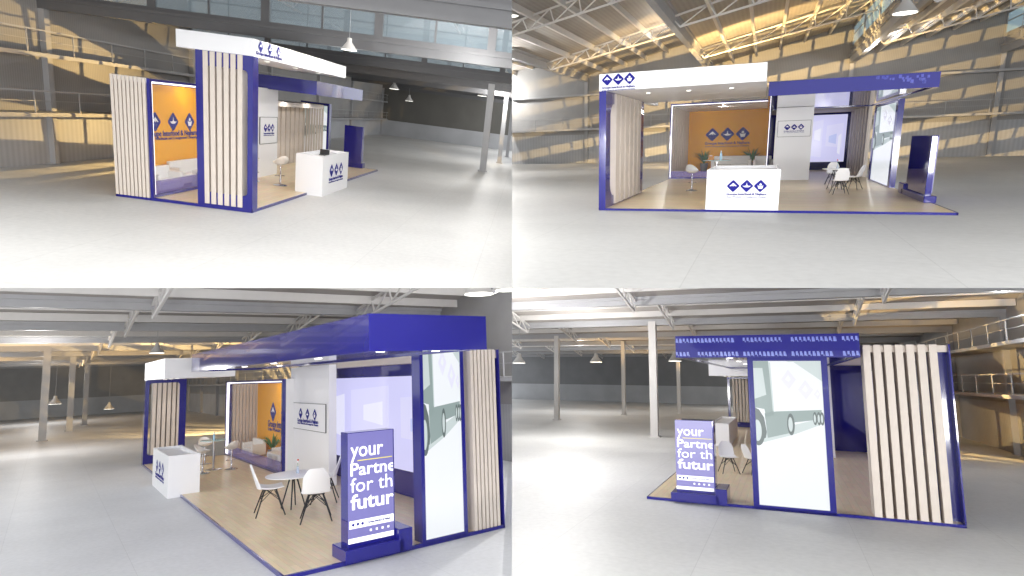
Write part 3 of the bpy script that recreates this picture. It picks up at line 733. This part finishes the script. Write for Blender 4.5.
    # bell-shaped high-bay lamps on thin stems
    for k, (px, py, s, xpl, lab) in enumerate(p.get('lamps', [])):
        # s = distance along the view ray
        d = room.M.to_3x3().inverted() @ Vector((px - 512, FPX, 288 - py)) / FPX
        c = room.cam + d * s
        t = room.thing('high_bay_lamp', lab, 'lamp', c, 0)
        R_ = xpl
        MB().lathe([(R_, 0), (R_ * .95, .06 * R_), (R_ * .62, .5 * R_), (R_ * .3, .95 * R_), (R_ * .26, 1.35 * R_), (.1 * R_, 1.4 * R_)], 22).build('bell_shade', STEEL, t, True)
        MB().lathe([(R_ * .9, -.04 * R_), (R_ * .9, .0)], 22).build('glowing_lens', LAMPE, t, True)
        mb = MB(); mb.rod((0, 0, 1.3 * R_), (0, 0, max(1.5 * R_, p.get('lamp_top', zl + .6) - c[2])), .03 * R_, n=6); mb.build('hanging_stem', GREYST, t)
    CLIP['on'] = False

CLADM = cladding('slate_wall_cladding', (.27, .275, .285), .5)
R1, R2, R3, R4 = [Room(i) for i in (1, 2, 3, 4)]
hall(R1, dict(O=(0, 5.4), th=0, x=(-12, 32), yl=30, valleys=[-14, -8.5, -2.9, 2.6, 8.1, 13.6, 19.1, 24.6, 32], zl=3.25, zh=4.7, flat=True, gd=.28, plinth=1.0, girm=DKST, end_hi=True, bay=4.5, bay0=3.2, u=.75,
    cols=[(13.6, -3.0, .12, 'grey steel column, nearest on the right side'), (19.1, -3.4, .10, 'grey steel column, second in the row on the right'), (24.6, -3.6, .09, 'grey steel column, farthest and thinnest on the right')],
    walks=[(1.08, .45, True, 'lower wall walkway with thin handrail'), (2.2, .4, True, 'upper wall walkway with thin handrail')],
    lamps=[(349, 50, 11, .15, 'bell-shaped hanging lamp above the end of the white canopy'), (505, 76, 22, .2, 'bell-shaped hanging lamp at the far right'), (394, 89, 30, .25, 'small hanging lamp, leftmost of the distant row'), (482, 96, 30, .25, 'small distant hanging lamp before the right column'), (409, 101, 36, .25, 'tiny far hanging lamp above the totem')]))
hall(R2, dict(O=(0, 19), th=0, x=(-26, 18), yl=31, valleys=[-25.4, -20.4, -15.4, -10.4, -5.4, -.2, 4.8, 9.4, 14.4, 19], zl=3.75, zh=4.9, plinth=1.25, bay=6, bay0=5.5, u=.8,
    walks=[(1.5, .7, True, 'lower wall walkway with railing behind the stand'), (2.95, .35, False, 'upper service duct along the back wall')],
    lamps=[(905, 13, 11, .22, 'bell-shaped hanging lamp above the blue canopy'), (512.5, 16, 15, .16, 'cropped hanging lamp at the left edge')]))
hall(R3, dict(O=(0, 8.0), th=0, x=(-46, 27), yl=36, gd=.2, valleys=[-46, -40, -34, -28, -22.0, -15.5, -8.5, -1.5, 5.5, 12.5, 19.5, 27], zl=4.7, zh=6.0, plinth=1.6, end_lo=True, endm=CLAD, bay=5.5, bay0=3, u=1.2,
    cols=[(-15.47, -2.62, .16, 'grey steel column nearest at the left edge'), (-22.36, -1.37, .15, 'grey steel column, second from the left'), (-28, -.4, .14, 'grey steel column, third and farthest')],
    walks=[(2.4, .8, True, 'wall walkway with railing at the right edge')],
    lamps=[(479, 294, 9.5, .25, 'large round hanging lamp beside the blue canopy'), (507, 290, 10.5, .22, 'bluish hanging lamp in the top right corner'), (157, 353, 25, .3, 'bell-shaped hanging lamp above the white canopy'), (55, 404, 36, .35, 'small glowing lamp on the far left'), (109, 409, 38, .3, 'small glowing lamp in the far middle')]))
hall(R4, dict(O=(0, 7.4), th=0, x=(-21.9, 28), yl=36, gd=.2, valleys=[-21.9, -16.4, -10.9, -5.4, .13, 5.65, 11.2, 16.7, 22.2, 28], zl=3.7, zh=4.9, plinth=1.3, end_lo=True, endm=CLADM, bay=5.0, bay0=3.5, u=.85, purm=STEEL, roofm=ROOFM,
    cols=[(5.65, -1.8, .115, 'tall white steel column, nearest, left of the totem'), (.13, -7.08, .10, 'slim white steel column near the left edge'), (-5.17, -5.41, .09, 'slim white steel column in the middle distance'), (-8.5, -3.2, .09, 'thin white steel column left of the blue canopy')],
    walks=[(1.55, .8, True, 'lower wall walkway with railing on the right'), (2.75, .8, True, 'upper wall walkway with railing on the right')],
    lamps=[(596, 362, 28, .3, 'flat glowing hall lamp left of the blue canopy'), (519, 363, 26, .3, 'flat glowing hall lamp at the left edge'), (675, 361, 26, .3, 'flat glowing hall lamp beside the blue canopy end')]))

for R_ in (R1, R2, R3, R4): 
    CLIP['on'] = R_.i in (3,); CLIP['room'] = R_.i
    stand(R_)
    CLIP['on'] = False
def loc(L, a): return (L[a + 'x'], L[a + 'y'], None)
def put(R_, a, zt): return (R_.L[a + 'x'], R_.L[a + 'y'], zt)
zt1, zt2, zt3, zt4 = [.06 * r.hs for r in (R1, R2, R3, R4)]
def lx(R_, x): return x * R_.L['GX1'] / 4.52
def ly(R_, y): return R_.L['GY'] + (y - 3.95) * (R_.L['D'] - .1 - R_.L['GY']) / 2.85
# upper left view
k = R1.hs
bar_stool(R1, put(R1, 's1', zt1), 2.4, 'white bucket bar stool on a chrome foot beside the reception counter', k * .93, 'bar stools, upper left')
bar_stool(R1, put(R1, 's3', zt1), .4, 'white bucket bar stool farther back, half behind the nearer stool', k * .9, 'bar stools, upper left')
laptop(R1, ((R1.L['CX0'] + R1.L['CX1']) / 2, (R1.L['CY0'] + R1.L['CY1']) / 2, R1.L['CH'] - .08 * k), -1.4, 'small black laptop on the reception counter', k * .8)
sofa(R1, (lx(R1, 1.4), R1.L['D'] - .38, zt1), 1.9, .28, .62 * k, 'white low sofa against the amber wall')
sofa(R1, (.35, ly(R1, 4.3), zt1), .8, .32, .58 * k, 'white armchair behind the glass at the slatted side', 'armchair', cat='armchair')
low_table(R1, (1.75, ly(R1, 4.05), zt1), .85, .22, .40 * k, 'small white coffee table with four thick legs behind the glass')
# upper right view
k = R2.hs
bar_stool(R2, put(R2, 's2', zt2), .5, 'white bucket bar stool with chrome foot left of the reception counter', k * 1.0, None)
high_table(R2, (R2.L['hx'], R2.L['hy'], zt2), 'round glass bar table hidden behind the reception counter', k)
bottle(R2, (R2.L['hx'] + .06, R2.L['hy'], zt2 + 1.1 * k), 'pale blue water bottle standing on the glass bar table', k * 1.2)
tissue_box(R2, (R2.L['hx'] - .10, R2.L['hy'], zt2 + 1.1 * k), 'small tan box beside the water bottle', k * 1.1)
g = R2.L
sofa(R2, (.72, g['D'] - 1.0, zt2), .98, .55, .88 * k, 'long white sofa below the emblems on the amber wall')
sofa(R2, (1.74, g['D'] - 1.15, zt2), .46, .5, .86 * k, 'white armchair at the right end of the lounge', 'armchair', cat='armchair')
plant(R2, (.50, g['D'] - .45, zt2), 'leafy potted plant at the left end of the sofa', k * 1.6)
plant(R2, (1.69, g['D'] - .42, zt2), 'leafy potted plant between sofa and armchair', k * 1.7)
round_table(R2, put(R2, 't', zt2), 'round white meeting table on black legs', k * .95)
vase(R2, (g['tx'] + .02, g['ty'], zt2 + .752 * k * .95), 'small vase with blossoms on the round meeting table', k)
c0 = shell_chair(R2, put(R2, 'a', zt2), .15, 'white shell chair at the front left of the meeting table', k, 'shell chairs, upper right')
shell_chair(R2, put(R2, 'b', zt2), 1.1, 'white shell chair nearest the right edge lightbox, seen from behind', k, 'shell chairs, upper right')
shell_chair(R2, put(R2, 'c', zt2), 3.0, 'white shell chair at the far side of the meeting table', k, 'shell chairs, upper right')
# lower left view
k = R3.hs; g = R3.L
high_table(R3, put(R3, 'h', zt3), 'round glass bar table between three bar stools', g['hh'] / 1.1)
bottle(R3, (g['hx'], g['hy'], zt3 + g['hh']), 'clear bottle on the round glass bar table', k)
s = g['s1h'] / .87 * 1.13
bar_stool(R3, put(R3, 's1', zt3), 2.6, 'white bar stool nearest the reception counter', s, 'bar stools, lower left')
bar_stool(R3, put(R3, 's2', zt3), 1.6, 'white bar stool behind the glass bar table', s, 'bar stools, lower left')
bar_stool(R3, put(R3, 's3', zt3), -1.3, 'white bar stool right of the glass bar table, nearest the lounge', s, 'bar stools, lower left')
ks = .71 / .83 * 1.33
round_table(R3, put(R3, 't', zt3), 'round white meeting table on black legs beside three shell chairs', g['th'] / .752, .62)
vase(R3, (g['tx'] - .05, g['ty'] + .1, zt3 + g['th']), 'flower vase with two blossoms on the round meeting table', k)
shell_chair(R3, put(R3, 'a', zt3), -.2, 'white shell chair left of the meeting table with splayed black wire legs', ks, 'shell chairs, lower left')
shell_chair(R3, put(R3, 'b', zt3), 1.25, 'white shell chair in front of the column next to the totem', ks, 'shell chairs, lower left')
shell_chair(R3, put(R3, 'c', zt3), 2.7, 'white shell chair behind the meeting table, mostly hidden', ks, 'shell chairs, lower left')
sofa(R3, (lx(R3, .5), ly(R3, 4.9), zt3), 1.35, .45, .62 * k, 'white armchair at the slatted lounge side', 'armchair', cat='armchair')
low_table(R3, (lx(R3, 2.9), ly(R3, 4.5), zt3), 1.2, .35, .45 * k, 'small white coffee table behind the lounge glass')
sofa(R3, (lx(R3, 2.4), g['D'] - .5, zt3), 2.4, .36, .62 * k, 'white low sofa at the amber wall, mostly hidden')
plant(R3, (lx(R3, 2.0), g['D'] - .30, zt3), 'leafy potted plant before the amber wall', k * 1.15)
# lower right view
k = R4.hs; g = R4.L
shell_chair(R4, (12.6, .95, zt4), -1.2, 'white shell chair with black wire legs beside the totem', g['ah'] / .83 * 1.2, 'shell chairs, lower right')
shell_chair(R4, put(R4, 'b', zt4), .6, 'white shell chair half hidden behind the truck lightbox', g['bh'] / .83 * 1.15, 'shell chairs, lower right')

# ---------------------------------------------------------------- light
w = bpy.data.worlds.new('sky'); bpy.context.scene.world = w; w.use_nodes = True
w.node_tree.nodes['Background'].inputs[0].default_value = (.93, .96, 1, 1); w.node_tree.nodes['Background'].inputs[1].default_value = .9
def lamp(R_, kind, p, energy, col=(1, 1, 1), r=.5, aim=None, ang=60, blend=.5, name='hall_light'):
    l = bpy.data.lights.new(name, kind); l.energy = energy * G * G; l.color = col
    if kind != 'SUN': l.shadow_soft_size = r
    o = bpy.data.objects.new(name, l); C.objects.link(o); o.location = R_.M @ (Vector(p) * G)
    if aim is not None:
        l.spot_size = math.radians(ang); l.spot_blend = blend
        d = (R_.M @ (Vector(aim) * G)) - o.location; o.rotation_euler = d.to_track_quat('-Z', 'Y').to_euler()
    return o
w.node_tree.nodes['Background'].inputs[1].default_value = 1.25
def gobo(R_, p, aim, energy, ang, N, slope, M_, phase=0, col=(1, .66, .25), duty=.42, vmax=None):
    """low evening sun through a row of high windows: a lamp whose beam is split into panes"""
    o = lamp(R_, 'SPOT', p, energy, (1, 1, 1), .03, aim, ang, .25, 'window_sunbeam'); l = o.data; l.use_nodes = True
    n, k = l.node_tree.nodes, l.node_tree.links; em = n['Emission']; em.inputs[0].default_value = (*col, 1)
    up = R_.M.to_3x3() @ Vector((0, 0, 1)); d = ((R_.M @ (Vector(aim) * G)) - o.location).normalized()
    rt = d.cross(up).normalized(); u2 = rt.cross(d)
    o.rotation_euler = Matrix((rt, u2, -d)).transposed().to_euler()
    tc = n.new('ShaderNodeTexCoord'); sp = n.new('ShaderNodeSeparateXYZ'); k.new(tc.outputs['Normal'], sp.inputs[0])
    def mth(op, a, b=None):
        x = n.new('ShaderNodeMath'); x.operation = op
        for j, v in enumerate((a, b)):
            if v is None: continue
            if isinstance(v, (int, float)): x.inputs[j].default_value = v
            else: k.new(v, x.inputs[j])
        return x.outputs[0]
    az = mth('ABSOLUTE', sp.outputs[2]); u = mth('DIVIDE', sp.outputs[0], az); v = mth('DIVIDE', sp.outputs[1], az)
    band = mth('FRACT', mth('ADD', mth('SUBTRACT', mth('MULTIPLY', v, N), mth('MULTIPLY', u, slope)), 50 + phase))
    a = mth('LESS_THAN', band, duty)
    b = mth('GREATER_THAN', mth('FRACT', mth('ADD', mth('MULTIPLY', u, M_), 50)), .10)
    k.new(mth('MULTIPLY', a, b), em.inputs[1])
    return o
for R_ in (R1, R2, R3, R4):
    L = R_.L; k = R_.hs
    for fx in (.25, .52, .79):
        p = (L['Xf'] * (fx), L['Yf'] * .3, L['hb'] - .03)
        lamp(R_, 'SPOT', p, (25 if R_.i != 2 else 22) * k * k, (1, .96, .9), .04 * k, (p[0], p[1] + .3, 0), 120, .8, 'canopy_downlight')
    for fx in (.3, .7):
        p = (L['BX0'] + (L['BX1'] - L['BX0']) * fx, L['BY0'] + (L['BY1'] - L['BY0']) * .4, L['Bb'] - .02)
        lamp(R_, 'SPOT', p, (55 if R_.i != 2 else 75) * k * k, (1, .96, .9), .04 * k, (p[0], p[1], 0), 130, .8, 'canopy_downlight')
    lamp(R_, 'POINT', (L['GX1'] * .5, L['GY'] + (L['D'] - L['GY']) * .35, L['GH'] - .18 * k), {1: 11, 2: 30, 3: 18, 4: 6}[R_.i] * k * k, (1, .93, .82), .03, name='lounge_downlight')  # added point lamp brightening the lounge, no fitting modelled
HL = {1: [(1, -3.2, 3.1, 230), (9, -3.3, 3.1, 260), (18, -3.0, 3.1, 300), (28, -3, 3.1, 220)],
      2: [(-6, 3, 2.8, 60), (9, 6, 3.6, 130), (-1, 14, 3.4, 120), (5, 15, 3.4, 110)],
      3: [(4, -8, 3.2, 420), (-8, -3, 3.2, 420), (-20, -8, 3.2, 480), (-34, -3, 3.2, 400), (12, 6, 3.6, 120)],
      4: [(8, -3.9, 2.7, 330), (14, -2.5, 2.7, 300), (-6, -8, 3.3, 300), (-15, 0, 3.3, 250), (10, 6.2, 3.3, 110)]}
for R_ in (R1, R2, R3, R4):
    for (x, y, z, e) in HL[R_.i]: lamp(R_, 'POINT', (x, y, z), e, (1, .985, .96), .05, name='hall_lamp')  # added fill points, separate from the hanging lamp fittings
# added front fill: four large soft lamps, unseen behind the viewer
for (x, z, tx, tz, e) in ((-4, 4.5, -5, 1.5, 190), (4, 4.5, 5, 1.5, 280), (-4, -.8, -5, -5, 620), (4, -.8, 5, -5, 520)):
    l = bpy.data.lights.new('front_daylight', 'AREA'); l.shape = 'RECTANGLE'; l.size = 5; l.size_y = 1.5 if z < 0 else 3; l.energy = e * G * G; l.color = (1, .99, .97)
    o = bpy.data.objects.new('front_daylight', l); C.objects.link(o); o.location = (x * G, -1.5 * G, z * G)
    o.rotation_euler = (Vector((tx * G, 10 * G, tz * G)) - o.location).to_track_quat('-Z', 'Y').to_euler()
def soft(R_, p, e, size=3.0, col=(1, .99, .97), name='overhead_strip_light'):  # added square fill lamp facing down, out of view, no fitting
    l = bpy.data.lights.new(name, 'AREA'); l.shape = 'SQUARE'; l.size = size * G; l.energy = e * G * G; l.color = col
    o = bpy.data.objects.new(name, l); C.objects.link(o); o.matrix_world = R_.M @ Matrix.Translation(Vector(p) * G)
for R_, pts in ((R1, [(-7.5, -2.8, 3.1, 10), (-4.5, -2.6, 3.1, 95), (-4.5, 2.6, 3.1, 110)]), (R2, [(2, -4.2, 3.6, 20), (-3, 0, 3.6, 60), (8, -2.5, 3.6, 30)]),
                (R3, [(16, -9, 2.3, 170), (11, -10, 2.3, 230), (26, -5, 2.4, 150)]), (R4, [(24.5, 5.5, 1.75, 60), (28, 2, 1.75, 90)])):
    for (x, y, z, e) in pts: soft(R_, (x, y, z), e, 2.2)
# added spots imitating window-split low sun on the wall claddings
gobo(R1, (4, 2.75, 1.5), (3.6, 5.3, 2.1), 500, 150, 1.6, -.25, 2.2, .15, duty=.45)
gobo(R2, (1.5, 10.6, 1.2), (1.2, 19, 2.9), 5200, 132, 9, 1.5, 8, .2, duty=.40)
gobo(R3, (-9, 3.5, 2.2), (-20, 8, 2.6), 3800, 140, 5, -2.0, 6, .1)
gobo(R4, (8, 4.7, 1.7), (4, 7.4, 2.9), 520, 150, 1.7, -.5, 2.5, .1)
# added warm upward spots imitating a glow under the far roofs
for R_, pts in ((R1, [(1, 4.6, 2.7, 12)]), (R2, [(-5, 15, 3.2, 25), (0, 12, 3.2, 30), (6, 12, 3.2, 25), (-10, 10, 3.2, 30)]), (R3, [(-12, -4, 3.6, 500), (-19, 1, 3.6, 500), (-26, -6, 3.6, 600), (-36, 0, 3.6, 600), (-30, 6, 3.6, 400)]), (R4, [(-3, -6, 2.9, 200), (-8, -2, 2.9, 220), (-14, -7, 2.9, 220), (-14, 3, 2.9, 180), (1, 5.5, 3.0, 60), (2, -3, 2.9, 60)])):
    for (x, y, z, e) in pts: lamp(R_, 'SPOT', (x, y, z - .9), e, (1, .62, .22), .03, (x, y, z + 3), 165, .5, 'warm_roof_glow')

# ---------------------------------------------------------------- camera
cd = bpy.data.cameras.new('camera'); cam = bpy.data.objects.new('camera', cd); C.objects.link(cam)
cam.location = (0, 0, 0); cam.rotation_euler = (math.radians(90), 0, 0)
cd.sensor_width = 36; cd.lens = FPX / 1024 * 36; cd.clip_end = 500
bpy.context.scene.camera = cam
sc = bpy.context.scene
sc.view_settings.view_transform = 'Standard'; sc.view_settings.look = 'None'
sc.cycles.use_denoising = True; sc.cycles.max_bounces = 8
